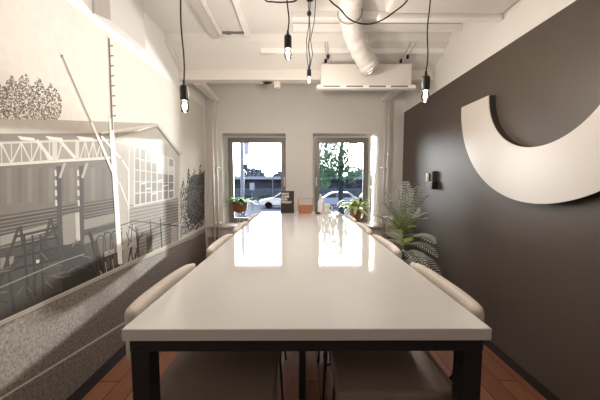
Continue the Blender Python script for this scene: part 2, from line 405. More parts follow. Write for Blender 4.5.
def tails(t, zs, zt):
    b = bm_new()
    tube(b, [(.004, 0, zs+.06), (.03, 0, .24), (.012, 0, .36), (.045, 0, .52), (.055, 0, zt)], .0036, 6)
    tube(b, [(-.004, 0, zs+.06), (-.018, 0, .22), (-.022, 0, .36), (.0, 0, .50), (-.01, 0, zt)], .0036, 6)
    obj('slack_cord', b, M['cord'], t, smooth=True)
    b = bm_new(); lathe(b, [(.004, .555), (.017, .562), (.02, .575), (.017, .588), (.004, .595)], (.0, 0, 0), 12); obj('cord_knot', b, M['black_plastic'], t, smooth=True)
pendant((.087, 2.40, 2.245), (.006, 0), 'bare bulb pendant farthest from the camera, on three tangled cords', .82, .01, tails, 10)
def swag(name, pts, label):
    P = [Vector(p) for p in pts]; out = []
    for i in range(len(P)-1):
        p0 = P[max(i-1,0)]; p1 = P[i]; p2 = P[i+1]; p3 = P[min(i+2,len(P)-1)]
        for k in range(8):
            u = k/8
            out.append(.5*((2*p1) + (p2-p0)*u + (2*p0-5*p1+4*p2-p3)*u*u + (3*p1-p0-3*p2+p3)*u**3))
    out.append(P[-1])
    b = bm_new(); tube(b, out, .0048, 8)
    return tag(obj(name, b, M['cord'], smooth=True), label, 'cable')
swag('swagged_cable', [(.13, 1.8, 2.949), (.155, 1.8, 2.64), (.197, 1.8, 2.547), (.261, 1.8, 2.493), (.313, 1.8, 2.438), (.377, 1.8, 2.408), (.454, 1.80, 2.402), (.531, 1.80, 2.426), (.606, 1.80, 2.475), (.69, 1.80, 2.549), (.74, 1.79, 2.70), (.745, 1.79, 2.949)], 'black cable swagged in a loop across in front of the wrapped duct')
swag('ceiling_cable', [(-.34, 1.85, 2.949), (-.29, 1.85, 2.68), (-.222, 1.85, 2.580), (-.17, 1.85, 2.567), (-.09, 1.85, 2.565), (-.013, 1.85, 2.581), (.03, 1.85, 2.68), (.045, 1.85, 2.949)], 'short black cable loop above the middle pendant')

# ------------------------------------------------------------------ table
TY0, TY1 = .705, 3.49
t = thing('dining_table', 'long high table with glossy white top on black steel legs', 'table', (TX, (TY0+TY1)/2, 0))
hl = (TY1-TY0)/2
b = bm_new(); box(b, -.503, .503, -hl, hl, .966, 1.0, .0025, 2); obj('tabletop', b, M['table_white'], t)
b = bm_new()
for s in (-1, 1):
    box(b, s*.461-.025, s*.461+.025, -hl+.061, hl-.061, .932, .965)
    box(b, -.487, .487, s*(hl-.035)-.026, s*(hl-.035)+.026, .9315, .965)
obj('apron', b, M['black_metal'], t)
for sx in (-1, 1):
    for sy in (-1, 1):
        b = bm_new(); box(b, sx*.461-.026, sx*.461+.026, sy*(hl-.035)-.026, sy*(hl-.035)+.026, 0, .931, .003); obj('leg', b, M['black_metal'], t)
b = bm_new(); box(b, -.02, .02, -.46, -.42, 0, .931, .002); box(b, -.43, .43, -.46, -.42, .9, .931); obj('centre_leg', b, M['black_metal'], t)

# ------------------------------------------------------------------ stools (built facing +x: backrest at -x)
def rounded_arc(bm, x_mid, x_end, half, z0, z1, th):
    """padded backrest, curved in plan, round ends and edges"""
    n = 18; ring = []
    for i in range(n+1):
        u = -1 + 2*i/n
        y = u*half; cx = x_mid + (x_end - x_mid)*abs(u)**3
        e = math.sqrt(max(0, 1-abs(u)**30)); e = max(e, .5)
        prof = []
        hz = (z1-z0)/2*(.86+.14*e); hx = th/2*e; zc = (z0+z1)/2
        m = 16
        for k in range(m):
            a = 2*PI*k/m
            cs, sn = math.cos(a), math.sin(a)
            px = math.copysign(abs(cs)**.55, cs)*hx; pz = math.copysign(abs(sn)**.38, sn)*hz
            prof.append(bm.verts.new((cx+px, y, zc+pz)))
        ring.append(prof)
    for i in range(n):
        for k in range(16): bm.faces.new((ring[i][k], ring[i][(k+1)%16], ring[i+1][(k+1)%16], ring[i+1][k]))
    bm.faces.new(ring[0][::-1]); bm.faces.new(ring[-1])

def make_stool(label):
    t = thing('bar_stool', label, 'bar stool', (0,0,0), 0, 'beige bar stools along the table')
    b = bm_new(); rounded_arc(b, -.250, -.226, .258, .83, .995, .052); back = obj('backrest', b, M['beige'], t, smooth=True)
    for s in (-1, 1):
        b = bm_new(); tube(b, [(-.17, s*.16, .650), (-.21, s*.16, .70), (-.242, s*.155, .90)], .010, 8)
        obj('back_bracket', b, M['black_metal'], t, smooth=True)
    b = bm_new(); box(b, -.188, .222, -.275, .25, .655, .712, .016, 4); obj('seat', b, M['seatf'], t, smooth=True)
    b = bm_new(); box(b, -.17, .175, -.18, .18, .637, .656); obj('seat_frame', b, M['black_metal'], t)
    for sx in (-1, 1):
        for sy in (-1, 1):
            b = bm_new(); tube(b, [(sx*.155, sy*.16, .645), (sx*.20, sy*.20, 0)], .009, 8); obj('leg', b, M['black_metal'], t, smooth=True)
    b = bm_new()
    z = .26; k = 1-(z/.645); a = .155+.045*k; c = .16+.04*k
    P = [(-a,-c,z),(a,-c,z),(a,c,z),(-a,c,z)]
    for i in range(4): tube(b, [P[i], P[(i+1)%4]], .007, 8)
    obj('footrest', b, M['black_metal'], t)
    return t
proto = make_stool('')
LY = (1.07, 1.83, 2.49, 3.14); RY = (1.08, 1.79, 2.42, 3.03)
order = ('nearest the camera', 'second from the camera', 'third from the camera', 'farthest from the camera')
first = True
for side, ys in ((-1, LY), (1, RY)):
    for i, y in enumerate(ys):
        o = proto if first else copy_tree(proto); first = False
        o.location = (TX + side*(-.0) + (-.303 - TX if side < 0 else .347 - TX), y, 0)
        o.rotation_euler = (0, 0, 0 if side < 0 else PI)
        o['label'] = 'beige upholstered bar stool on the %s side of the table, %s' % ('mural' if side < 0 else 'black wall', order[i])

# ------------------------------------------------------------------ things on the table
t = thing('letter_board', 'black letter board with white words standing on the far table end', 'sign', (-.146, 3.40, 1.0))
b = bm_new(); box(b, -.083, .083, -.008, .008, .012, .275, .002); bd = obj('board', b, M['board'], t)
b = bm_new(); box(b, -.09, .09, -.03, .03, 0, .012, .002); obj('base', b, M['black_plastic'], t)
def text(s, x, z, size, parent, name='lettering'):
    cu = bpy.data.curves.new('txt', 'FONT'); cu.body = s; cu.size = size; cu.extrude = .0006; cu.align_x = 'LEFT'; cu.offset = .0012
    tmp = bpy.data.objects.new('txt', cu); C.objects.link(tmp)
    dg = bpy.context.evaluated_depsgraph_get(); me = bpy.data.meshes.new_from_object(tmp.evaluated_get(dg))
    bpy.data.objects.remove(tmp, do_unlink=True); bpy.data.curves.remove(cu)
    me.materials.clear(); me.materials.append(M['letter'])
    o = bpy.data.objects.new(name, me); C.objects.link(o); o.parent = parent
    o.rotation_euler = (PI/2, 0, 0); o.location = (x, -.0092, z)
for s, z in (('HAVE', .226), ('SOME', .191), ('FUN', .156), ('TODAY', .121)): text(s, -.074, z, .037, t)

t = thing('caddy_basket', 'tan caddy with a thin copper wire handle on the table', 'basket', (.08, 3.36, 1.0))
b = bm_new()
lo = [(-.075,-.05),(.075,-.05),(.085,-.04),(.085,.04),(.075,.05),(-.075,.05),(-.085,.04),(-.085,-.04)]
prof = [(.93, 0), (1.0, .05), (1.03, .098), (1.0, .098), (.95, .05), (.88, .008)]
rings = [[b.verts.new((x*s, y*s, z)) for x, y in lo] for s, z in prof]
for i in range(len(rings)-1):
    for k in range(8): b.faces.new((rings[i][k], rings[i][(k+1)%8], rings[i+1][(k+1)%8], rings[i+1][k]))
b.faces.new(rings[0][::-1]); b.faces.new(rings[-1])
obj('tray', b, M['basket'], t, smooth=False)
b = bm_new(); tube(b, [(-.09, 0, .03), (-.09, 0, .185), (-.088, 0, .19), (.088, 0, .19), (.09, 0, .185), (.09, 0, .03)], .0035, 8); obj('handle', b, M['copper'], t)
for k, (x, y, h, c) in enumerate(((-.05,.0,.085,'letter'),(.0,.01,.09,'basket'),(.045,-.01,.088,'letter'))):
    b = bm_new(); box(b, x-.018, x+.018, y-.02, y+.02, .009, h, .004); obj('packet', b, M['basket'] if c == 'basket' else M['terra'], t)

b = bm_new(); box(b, -.03, .03, -.02, .02, 0, .018, .004)
tag(obj('black_puck', b, M['black_plastic'], loc=(.232, 3.29, 1.0)), 'small flat black device on the table beside the caddy', 'device')

t = thing('spray_bottle', 'small milky bottle with peach cap on the right far table end', 'bottle', (.275, 3.44, 1.0))
b = bm_new(); lathe(b, [(.033,0),(.036,.006),(.036,.12),(.030,.145),(.014,.165),(.013,.175)], seg=20); obj('body', b, M['jug'], t, smooth=True)
b = bm_new(); lathe(b, [(.016,.176),(.017,.20),(.012,.207)], seg=16); box(b, -.012, .012, -.045, .012, .207, .232, .005); tube(b, [(0,-.02,.21),(0,-.045,.185)], .004, 6); obj('spray_head', b, M['jug_cap'], t)
t = thing('white_mug', 'white mug with handle standing behind the small bottle on the table', 'mug', (.355, 3.425, 1.0))
b = bm_new(); lathe(b, [(.030,0),(.034,.01),(.036,.10),(.040,.105),(.036,.107),(.031,.10),(.030,.012)], seg=20); obj('cup', b, M['unit_white'], t, smooth=True)
b = bm_new(); tube(b, [(.035,0,.085),(.06,0,.082),(.068,0,.055),(.055,0,.03),(.035,0,.025)], .005, 8); obj('handle', b, M['unit_white'], t, smooth=True)

# ------------------------------------------------------------------ sill plants
def strap_leaf(bm, az, L, rise, droop, w, seg=7, base=(0,0,0)):
    c, s = math.cos(az), math.sin(az); L_ = []; R_ = []
    for i in range(seg+1):
        u = i/seg; r = L*u; z = rise*math.sin(u*PI*.62) - droop*u*u
        ww = w*math.sin(PI*min(1, .12+u*.88))**.7 if u < 1 else .001
        p = Vector(base) + Vector((c*r, s*r, z)); n = Vector((-s, c, 0))
        L_.append(bm.verts.new(p + n*ww)); R_.append(bm.verts.new(p - n*ww))
    for i in range(seg): bm.faces.new((L_[i], R_[i], R_[i+1], L_[i+1]))

t = thing('potted_fern', 'green fern in a round terracotta pot on a wire stand before the left window', 'plant', (-.935, 4.27, .712))
b = bm_new(); lathe(b, [(.06,.195),(.092,.207),(.115,.255),(.124,.325),(.128,.36),(.116,.362),(.108,.33)], seg=24); pot = obj('pot', b, M['terra'], t, smooth=True)
b = bm_new(); lathe(b, [(.109,.335),(.02,.345)], seg=20); obj('soil', b, M['soil'], t)
b = bm_new()
for k in range(3):
    a = k*2*PI/3 + .5; tube(b, [(.045*math.cos(a), .045*math.sin(a), .196), (.06*math.cos(a), .06*math.sin(a), 0)], .005, 6)
tube(b, [(.05*math.cos(2*PI*k/16), .05*math.sin(2*PI*k/16), .19) for k in range(17)], .005, 6)
obj('wire_stand', b, M['steel'], t)
rr = random.Random(3)
for k in range(40):
    b = bm_new(); az = rr.uniform(0, 2*PI); strap_leaf(b, az, rr.uniform(.20, .34) * (1 if math.sin(az) < .4 else .55), rr.uniform(.05, .13), rr.uniform(.03, .12), rr.uniform(.016, .026), base=(0,0,.345))
    for v in b.verts: v.co.x = max(v.co.x, -.212 - .003*rr.random()); v.co.y = min(v.co.y, .155)
    obj('leaf', b, M['leaf'], t)

t = thing('variegated_plant', 'yellow-green variegated plant in a brown tapered pot before the right window', 'plant', (.905, 4.27, .712))
b = bm_new(); lathe(b, [(.06,0),(.068,.01),(.098,.22),(.108,.235),(.105,.255),(.092,.255),(.09,.225)], seg=24); obj('pot', b, M['terra2'], t, smooth=True)
b = bm_new(); lathe(b, [(.091,.23),(.02,.24)], seg=20); obj('soil', b, M['soil'], t)
for k in range(60):
    b = bm_new(); az = rr.uniform(0, 2*PI); L = rr.uniform(.17, .33) * (1 if math.sin(az) < .4 else .5)
    strap_leaf(b, az, L, rr.uniform(.04, .20), rr.uniform(.0, .16), rr.uniform(.028, .046), 6, (0,0,.24))
    for v in b.verts: v.co.x = min(v.co.x, .222); v.co.y = min(v.co.y, .155)
    obj('leaf', b, M['leaf_var'], t)

# ------------------------------------------------------------------ big palm in the corner
def frond(bm, az, L, elev, droop, nleaf, ll, rnd, x_lim=None):
    c, s = math.cos(az), math.sin(az); pts = []
    for i in range(15):
        u = i/14; r = L*u*math.cos(elev); z = L*u*math.sin(elev) - droop*u*u
        pts.append(Vector((c*r, s*r, z)))
    for i in range(nleaf):
        u = .18 + .82*i/(nleaf-1); q = u*14; k = min(13, int(q)); p = pts[k].lerp(pts[k+1], q-k)
        tn = (pts[k+1]-pts[k]).normalized(); side = tn.cross(Vector((0,0,1))).normalized(); up = side.cross(tn)
        l = ll*math.sin(PI*(.16+.80*u))**.8
        for sg in (-1, 1):
            d = (side*sg*.86 + tn*.42 + up*.22).normalized()
            e = p + d*l + Vector((0,0,-l*.22)); mid = p + d*l*.55 + up*.003
            w = tn*.0064
            v = [bm.verts.new(p - w*.4), bm.verts.new(mid - w), bm.verts.new(e), bm.verts.new(mid + w), bm.verts.new(p + w*.4)]
            bm.faces.new(v)
    return pts
PB = Vector((1.19, 3.02, 0))
t = thing('potted_palm', 'tall frosted grey-green palm in a dark pot by the black wall', 'plant', PB)
b = bm_new(); lathe(b, [(.10,0),(.11,.01),(.14,.33),(.147,.35),(.134,.352),(.13,.32)], seg=24); obj('pot', b, M['pot_dark'], t, smooth=True)
b = bm_new(); lathe(b, [(.131,.322),(.02,.33)], seg=20); obj('soil', b, M['soil'], t)
b = bm_new()
for k in range(3): tube(b, [(.02*math.cos(k*2), .02*math.sin(k*2), .30), (.03*math.cos(k*2), .03*math.sin(k*2), .72)], [.014, .009], 8)
obj('stem', b, M['palm_stem'], t, smooth=True)
# azimuth, length, elevation, droop, base height, kind
FR = [(-1.9, .70, 1.25, .08, .80, 0), (2.9, .66, 1.2, .08, .82, 0), (1.3, .68, 1.35, .08, .80, 0), (-2.6, .62, 1.05, .12, .80, 0), (-.6, .48, 1.05, .16, .80, 0), (.4, .45, 1.15, .12, .80, 0),
      (2.7, .5, .80, .16, .80, 0), (-1.3, .56, .95, .22, .78, 0), (2.1, .50, .85, .20, .78, 0),
      (-2.9, .40, 1.0, .12, .78, 1), (-2.2, .42, 1.1, .10, .76, 1), (-1.8, .40, .9, .14, .76, 1), (-2.5, .44, .75, .16, .74, 1), (-2.0, .36, .6, .18, .72, 1), (-2.4, .40, 1.3, .06, .78, 1),
      (-1.15, .50, .35, .26, .56, 0), (-1.55, .56, .40, .30, .60, 0), (-.95, .44, .55, .26, .66, 0), (-1.8, .45, .15, .22, .52, 0), (-1.35, .60, .65, .28, .72, 0),
      (1.7, .45, .5, .2, .7, 0), (2.5, .38, .4, .2, .66, 0), (-2.2, .66, 1.12, .10, .84, 0), (-1.4, .64, 1.2, .10, .84, 0), (2.2, .62, 1.1, .10, .84, 0), (-2.9, .5, 1.0, .1, .84, 0), (-.9, .55, 1.1, .1, .86, 0)]
rp = random.Random(11)
for az, L, el, dr, zb, kind in FR:
    b = bm_new(); pts = frond(b, az, L, el, dr, 15 if kind == 0 else 11, .15 if kind == 0 else .13, rp)
    f = obj('frond', b, M['palm'] if kind == 0 else M['palm_green'], t, loc=(0,0,zb))
    lim = XR - .012 - PB.x
    for v in f.data.vertices: v.co.x = min(v.co.x, lim - .002*rp.random())
    if kind: f['label'] = 'fresh green young frond'
    b = bm_new(); tube(b, [(min(p.x, lim-.006), p.y, p.z) for p in pts], [.005 - .0035*i/14 for i in range(15)], 6); obj('midrib', b, M['palm_stem'], f, smooth=True)

# ------------------------------------------------------------------ on the black wall
def half_ring(bm, x0, x1, R, r, cy, cz, n=64):
    poly = [(cy + R*math.cos(PI + PI*k/n), cz + R*math.sin(PI + PI*k/n)) for k in range(n+1)] + [(cy + r*math.cos(2*PI - PI*k/n), cz + r*math.sin(2*PI - PI*k/n)) for k in range(n+1)]
    prev = None; N = n+1
    A = [bm.verts.new((x0, *p)) for p in poly]; B = [bm.verts.new((x1, *p)) for p in poly]; T = len(poly)
    for i in range(n):
        j0, j1 = T-1-i, T-2-i
        bm.faces.new((A[i], A[i+1], A[j1], A[j0])); bm.faces.new((B[i], B[j0], B[j1], B[i+1]))
    for i in range(T): bm.faces.new((A[i], B[i], B[(i+1)%T], A[(i+1)%T]))
t = thing('wall_emblem', 'large off-white half ring emblem mounted proud of the black wall', 'wall emblem', (0,0,0))
ec = (1.775, 2.097)
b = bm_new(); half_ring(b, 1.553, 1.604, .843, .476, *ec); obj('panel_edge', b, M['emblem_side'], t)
b = bm_new(); half_ring(b, 1.546, 1.5525, .845, .474, *ec); obj('face_panel', b, M['emblem'], t)

t = thing('wall_intercom', 'small dark intercom with a pale handset on the black wall', 'intercom', (XR, 3.2, 1.41))
b = bm_new(); box(b, -.055, -.001, -.055, .055, -.01, .105, .006); obj('housing', b, M['oak'], t)
b = bm_new(); box(b, -.070, -.001, -.085, .03, -.105, -.012, .006); obj('lower_box', b, M['black_plastic'], t)
b = bm_new(); box(b, -.085, -.056, .015, .045, -.025, .085, .008); obj('handset', b, M['unit_white'], t)

# ------------------------------------------------------------------ the mural print (a flat photograph on the left wall)
def wallpt(px, py):
    """a mark on the print, measured on the photograph, as height and depth on the wall's plane"""
    f = 270.0; tl = math.atan(19/f); yw = -math.atan(1/f)
    x = (px-300)/f; y = (200-py)/f; c, s = math.cos(tl), math.sin(tl)
    v = (x, c + y*s, -s + y*c)
    a, bb = v[0]*math.cos(yw) - v[1]*math.sin(yw), v[0]*math.sin(yw) + v[1]*math.cos(yw)
    k = XL/a
    return (k*bb, FZ + k*v[2])
MT = 2.495; MB_ = .076
mural = bm_new(); lay = mural.loops.layers.float_color.new('Col'); NL = [0]; rm = random.Random(5); TONE = [1.0]
def mp(pts, col, L=None, wall=False):
    NL[0] += 0 if L else 1
    x = XL + .0012 + .000006*(NL[0] + (rm.random() if L else 0))
    q = [p if wall else wallpt(*p) for p in pts]
    vs = [mural.verts.new((x, min(max(a, -2.55), 4.075), min(max(z, MB_), MT))) for a, z in q]
    try: fc = mural.faces.new(vs)
    except ValueError: return
    for l in fc.loops: l[lay] = (*srgb(*[q*TONE[0] for q in col]), 1)
def ml(p, q, w, col):
    """a straight stroke w pixels thick"""
    dx, dy = q[0]-p[0], q[1]-p[1]; n = math.hypot(dx, dy) or 1; nx, ny = -dy/n*w/2, dx/n*w/2
    mp([(p[0]+nx, p[1]+ny), (q[0]+nx, q[1]+ny), (q[0]-nx, q[1]-ny), (p[0]-nx, p[1]-ny)], col)
def mpl(pts, w, col):
    for i in range(len(pts)-1): ml(pts[i], pts[i+1], w, col)
Wq = lambda y0, y1, z0, z1: [(y0, z0), (y1, z0), (y1, z1), (y0, z1)]
SKY = (229, 221, 211)
mp(Wq(-2.55, 4.075, MB_, MT), SKY, wall=True)
NL[0] += 2
# tree at the left
for k in range(2600):
    a = rm.uniform(0, 2*PI); r = math.sqrt(rm.random())
    px, py = 22 + 40*r*math.cos(a), 105 + 31*r*math.sin(a)
    if py < 76 + abs(px-20)*.35 + 5*math.sin(px*.45) or px < -16: continue
    s = rm.uniform(.6, 1.5); g = rm.choice((98, 118, 134, 150))
    th = rm.uniform(0, PI); ux, uy = math.cos(th)*s, math.sin(th)*s
    mp([(px-ux, py-uy), (px+uy*.6, py-ux*.6), (px+ux, py+uy), (px-uy*.6, py+ux*.6)], (g, g-8, g-18), 1)
NL[0] += 2
TONE[0] = .9
# hall roof and shade beneath it
mp([(-400, 121), (0, 119), (59, 120), (157, 123.5), (120, 136), (0, 133.5), (-400, 150)], (200, 190, 176))
mp([(-400, 150), (0, 133.5), (112, 133), (150, 130), (158, 133), (132, 152), (128, 190), (128, 208), (0, 240), (-400, 330)], (146, 135, 121))
mp([(-400, 160), (0, 140), (124, 140), (124, 158), (0, 165), (-400, 215)], (150, 139, 125))
mp([(-400, 152), (0, 134), (118, 134), (118, 138), (0, 141), (-400, 165)], (128, 117, 104))
TONE[0] = .80
# panels in the shade
mp([(-400, 215), (0, 166), (121, 158), (128, 208), (0, 228), (-400, 330)], (128, 117, 104))
for i in range(12):
    x = -4 + i*10.5; mp([(x, 168), (x+4.5, 167.5), (x+4.5, 203 - x*.03), (x, 204 - x*.03)], (142, 131, 118) if i % 2 else (117, 107, 95))
TONE[0] = .92
# truss
mpl([(-400, 172), (-60, 147), (0, 143), (62, 141), (122, 140)], 2.0, (196, 186, 172))
mpl([(-400, 205), (-60, 170), (0, 164.8), (60, 160.8), (124, 157)], 2.8, (206, 197, 184))
xs = [-36, -24, -12, 1, 11, 21, 31, 40, 49]
for i in range(len(xs)-1):
    a, c = xs[i], xs[i+1]; lo = lambda x: 164.5 - x*.063; hi = lambda x: 143 - x*.025
    if i % 2: ml((a, hi(a)), (c, lo(c)), 1.5, (204, 195, 182))
    else: ml((a, lo(a)), (c, hi(c)), 1.5, (204, 195, 182))
    ml((c, hi(c)), (c+.5, lo(c)), 1.2, (196, 186, 172))
mp([(52, 141), (57, 141), (57, 161), (52, 161.4)], (192, 182, 168)); mp([(75, 141), (79, 141), (79, 160), (75, 160)], (192, 182, 168))
ml((36, 140), (52, 160), 3.4, (206, 198, 185)); ml((60, 141), (75, 158), 3, (206, 198, 185)); ml((62, 142), (57, 160), 1.6, (198, 188, 175))
for x in (85, 93, 101): ml((x-5, 158.5), (x, 141.5), 1.3, (200, 191, 178)); ml((x, 141.5), (x+4, 158), 1.3, (200, 191, 178)); ml((x, 141), (x, 158), 1, (190, 181, 168))
for x0 in (17, 45, 76): mp([(x0, 136), (x0+17, 138), (x0+18, 141), (x0+4, 140)], (212, 203, 190))
TONE[0] = .80
# rows of stacked timber behind
mp([(-300, 290), (0, 216), (128, 196), (128, 222), (0, 252), (-300, 340)], (138, 127, 114))
for i in range(10):
    y = 215.5 + i*3.7; h = 2.1 + (i % 3)*.3
    mp([(-300, y+62), (0, y), (129, y-20-i*1.0), (129, y-20-i*1.0+h*.8), (0, y+h), (-300, y+62+h*2)], (78, 69, 60) if i % 2 else (94, 84, 74))
mp([(-300, 318), (0, 250), (128, 220), (140, 262), (80, 292), (0, 326), (-300, 450)], (84, 75, 66))
mp([(0, 236), (54, 223), (54, 230), (0, 246)], (166, 156, 142)); mp([(82, 220), (128, 210), (128, 218), (82, 230)], (160, 150, 137)); mp([(0, 258), (14, 256), (12, 266), (0, 270)], (150, 140, 127)); mp([(84, 236), (120, 226), (120, 233), (84, 244)], (142, 132, 119))
# posts with braces
for x, w in ((58.5, 5), (81, 4.4)):
    mp([(x-w/2, 166), (x+w/2, 166), (x+w/2+1, 262), (x-w/2+1, 264)], (82, 73, 64))
    for k in range(4): ml((x-3.4+k*.2, 170+k*10), (x-3+k*.2, 176+k*10), 2, (222, 214, 202))
    ml((x+1, 178), (x+6, 163), 2.6, (190, 180, 167))
# dark shed mouth and pale panel
mp([(62, 216), (75, 213), (76, 242), (63, 246)], (158, 148, 135)); mp([(75, 213), (79, 212), (80, 240), (76, 242)], (206, 198, 186))
mp([(40, 250), (62, 245), (82, 244), (92, 268), (98, 276), (60, 294), (36, 300)], (66, 58, 50))
# trestles and timber in front, left
D1, D2 = (70, 62, 54), (58, 50, 44)
mp([(-40, 300), (0, 283), (36, 262), (60, 258), (62, 290), (0, 318), (-40, 336)], (84, 75, 66))
for a, c in (((18, 228), (-6, 298)), ((20, 226), (30, 300)), ((50, 220), (30, 296)), ((50, 218), (72, 288)), ((0, 276), (58, 226)), ((42, 240), (78, 282)), ((6, 252), (14, 312))): ml(a, c, 3.2, D1)
for y in (236, 246, 257, 268): ml((14, y+1), (58, y-9), 2.4, D2)
for x in (24, 32, 40): ml((x, 235), (x+3, 296), 2, D2)
mp([(36, 260), (39, 259.5), (39, 263), (36, 263.3)], (220, 212, 200))
for i in range(24):
    x = rm.uniform(-10, 80); y = 300 - x*.38 + rm.uniform(-34, 4); ml((x, y), (x+rm.uniform(4, 18), y-rm.uniform(-9, 9)), rm.uniform(.7, 1.6), rm.choice(((120, 110, 98), (52, 45, 39), (104, 95, 84))))
ml((-200, 372), (60, 262), 1.0, (160, 150, 137)); ml((60, 262), (84, 254), 1.0, (160, 150, 137))
TONE[0] = .88
# gable house
mp([(113, 139), (157, 125.5), (180, 155), (178.5, 239), (128, 262), (116, 250), (112, 160)], (184, 174, 161))
mp([(113, 142), (157, 128), (170, 144), (133, 147)], (198, 189, 176))
mp([(128, 208), (178.5, 198), (178.5, 240), (128, 264)], (160, 150, 137))
for i in range(15):
    u = i/14; ml((128, 206+u*54), (178.5, 198.5+u*39), .8, (112, 103, 92))
mpl([(101, 133), (157, 124.5), (181, 154.5)], 2.2, (226, 218, 206)); mpl([(157, 127), (179, 155)], 1.6, (120, 110, 98))
# the tall glazed front
mp([(133.5, 145), (173.5, 158.5), (173.5, 199), (133.5, 207)], (210, 203, 192))
cols = [134.2 + i*5.65 for i in range(8)]
for i in range(7):
    x0, x1 = cols[i]+.7, cols[i+1]-.5
    top = lambda x: 146.5 + (x-134)*.345; bot = lambda x: 206 - (x-134)*.2
    n = 5
    for j in range(n):
        u0, u1 = j/n, (j+1)/n - .022
        ya0, yb0 = top(x0)+(bot(x0)-top(x0))*u0, top(x1)+(bot(x1)-top(x1))*u0
        ya1, yb1 = top(x0)+(bot(x0)-top(x0))*u1, top(x1)+(bot(x1)-top(x1))*u1
        g = rm.choice((148, 166, 184, 200)) if j < 2 else rm.choice((132, 142, 152))
        mp([(x0, ya0), (x1, yb0), (x1, yb1), (x0, ya1)], (g, g-7, g-17))
for x in cols: ml((x, 146.5 + (x-134)*.345), (x, 206 - (x-134)*.2), .9, (228, 221, 210))
for i in range(6): y = 176 + (i % 3)*6 - i; ml((140+i*5.6, y+8), (145.6+i*5.6, y+7), 1.4, (228, 221, 210))
mpl([(129, 150), (128.5, 208), (128, 262)], 1.2, (216, 208, 196)); mpl([(179.5, 156), (178.5, 240)], 1.6, (222, 214, 202))
mp([(146, 236), (152, 233.5), (152, 252), (147, 254)], (92, 83, 73)); mp([(171, 224), (177, 222), (177, 241), (171, 244)], (200, 191, 178))
for i in range(9): ml((171, 226+i*2), (177, 224+i*2), .5, (140, 130, 118))
TONE[0] = .84
# rail fence and hoops before the house
for pts in ([(88, 236), (134, 221), (178, 226)], [(104, 283), (178, 244)]): mpl(pts, 1.1, (86, 77, 67))
for x0, x1 in ((90, 103), (104, 108), (118, 124), (150, 152), (160, 162)): ml((x0, 236 - (x0-88)*.25), (x1, 282 - (x1-103)*.52), 1.3, (76, 67, 58))
mp([(96, 240), (122, 231), (122, 262), (104, 270)], (112, 102, 90))
def hoop(x0, w, top, base, lw=1.2, c=(66, 58, 50)):
    ys = base - (x0+w-100)*.46
    P = [(x0, base - (x0-100)*.46)]
    for k in range(9):
        a = PI - PI*k/8; P.append((x0 + w/2 + w/2*math.cos(a), top - (x0-100)*.32 + 9 - 9*math.sin(a)))
    P.append((x0+w*1.02, ys)); mpl(P, lw, c)
for x0, w, top in ((96, 9, 234), (103, 9, 233), (110, 10, 234), (117, 9, 234), (125, 9, 236), (131, 7, 238)): hoop(x0, w, top, 282)
mpl([(90, 232), (100, 262), (104, 284)], 1.8, (60, 52, 46)); mpl([(92, 262), (138, 246)], 1.0, (84, 75, 66)); mpl([(98, 275), (138, 254)], 1.0, (84, 75, 66))
for k in range(5): ml((105+k*7, 262-k*3), (107+k*7, 279-k*3.3), .8, (200, 191, 178))
mp([(122, 228), (134, 224), (137, 246), (130, 266), (123, 268)], (192, 183, 170))
mpl([(128, 226), (136, 232), (137.5, 248), (133, 264)], 1.3, (70, 62, 54)); mpl([(126, 232), (131, 250), (133, 266)], 1.1, (80, 71, 62)); mpl([(132, 224), (130, 250), (127, 268)], 1.1, (80, 71, 62))
mp([(104, 252), (136, 240), (136, 245), (104, 257)], (206, 198, 186))
for i in range(22): x = rm.uniform(100, 145); y = 280 - (x-100)*.5 - rm.uniform(2, 30); ml((x, y), (x+rm.uniform(-3, 5), y-rm.uniform(2, 12)), rm.uniform(.6, 1.2), rm.choice(((70, 62, 54), (196, 187, 175), (110, 100, 89))))
TONE[0] = 1.0
# white mast, stay and struts
ml((110.6, 118), (120, 264), 4.6, (232, 226, 216)); ml((108.6, 38), (112, 130), 1.5, (118, 112, 104))
for k in range(8): ml((109.5+k*.45, 46+k*10), (112.5+k*.45, 45.6+k*10), 1.3, (112, 106, 98))
mp([(60.2, 55), (62.6, 54.6), (62.4, 57.4), (60.6, 57.6)], (112, 106, 98)); ml((61.6, 56), (93, 128), 1.3, (166, 158, 147)); ml((91, 122), (117, 182), 2.4, (228, 221, 210)); ml((101, 136), (120, 158), 2, (222, 214, 203))
mpl([(122, 160), (128, 170), (128, 210)], 1.6, (216, 208, 196)); ml((119, 182), (128, 206), 1.4, (210, 201, 189))
# conifers at the right end
mp([(187, 190), (191, 176), (196, 174), (200, 175), (204.3, 170), (204.3, 218), (195, 226), (187, 216)], (118, 112, 104))
NL[0] += 1
for k in range(2600):
    px = rm.uniform(180, 204.3); top = 166 + 12*abs(math.sin(px*.55)) + (10 if px < 187 else 0) - (3 if px > 198 else 0)
    py = rm.uniform(top, 237 - (px-180)*.5); s = rm.uniform(.5, 1.5); g = rm.choice((52, 64, 78, 94, 112)) + (45 if px < 186 else 0)
    th = rm.uniform(0, PI); ux, uy = math.cos(th)*s*.5, math.sin(th)*s
    mp([(px-ux, py-uy), (px+uy*.4, py-ux*.4), (px+ux, py+uy), (px-uy*.4, py+ux*.4)], (g, g-4, g-7), 1)
NL[0] += 2
# pavement edge, kerb and road
ROAD = [(-600, 590), (0, 326), (74, 292), (130, 266), (190, 240), (205, 232)]
mp([(-600, 575)] + [(x, y-4.2) for x, y in ROAD[1:]] + [(205, 260), (60, 420), (-600, 1100)], (168, 157, 143))
NL[0] += 1
o_road = NL[0]
mesh_road = bm_new()
xr = XL + .0012 + .000006*(NL[0]+2)
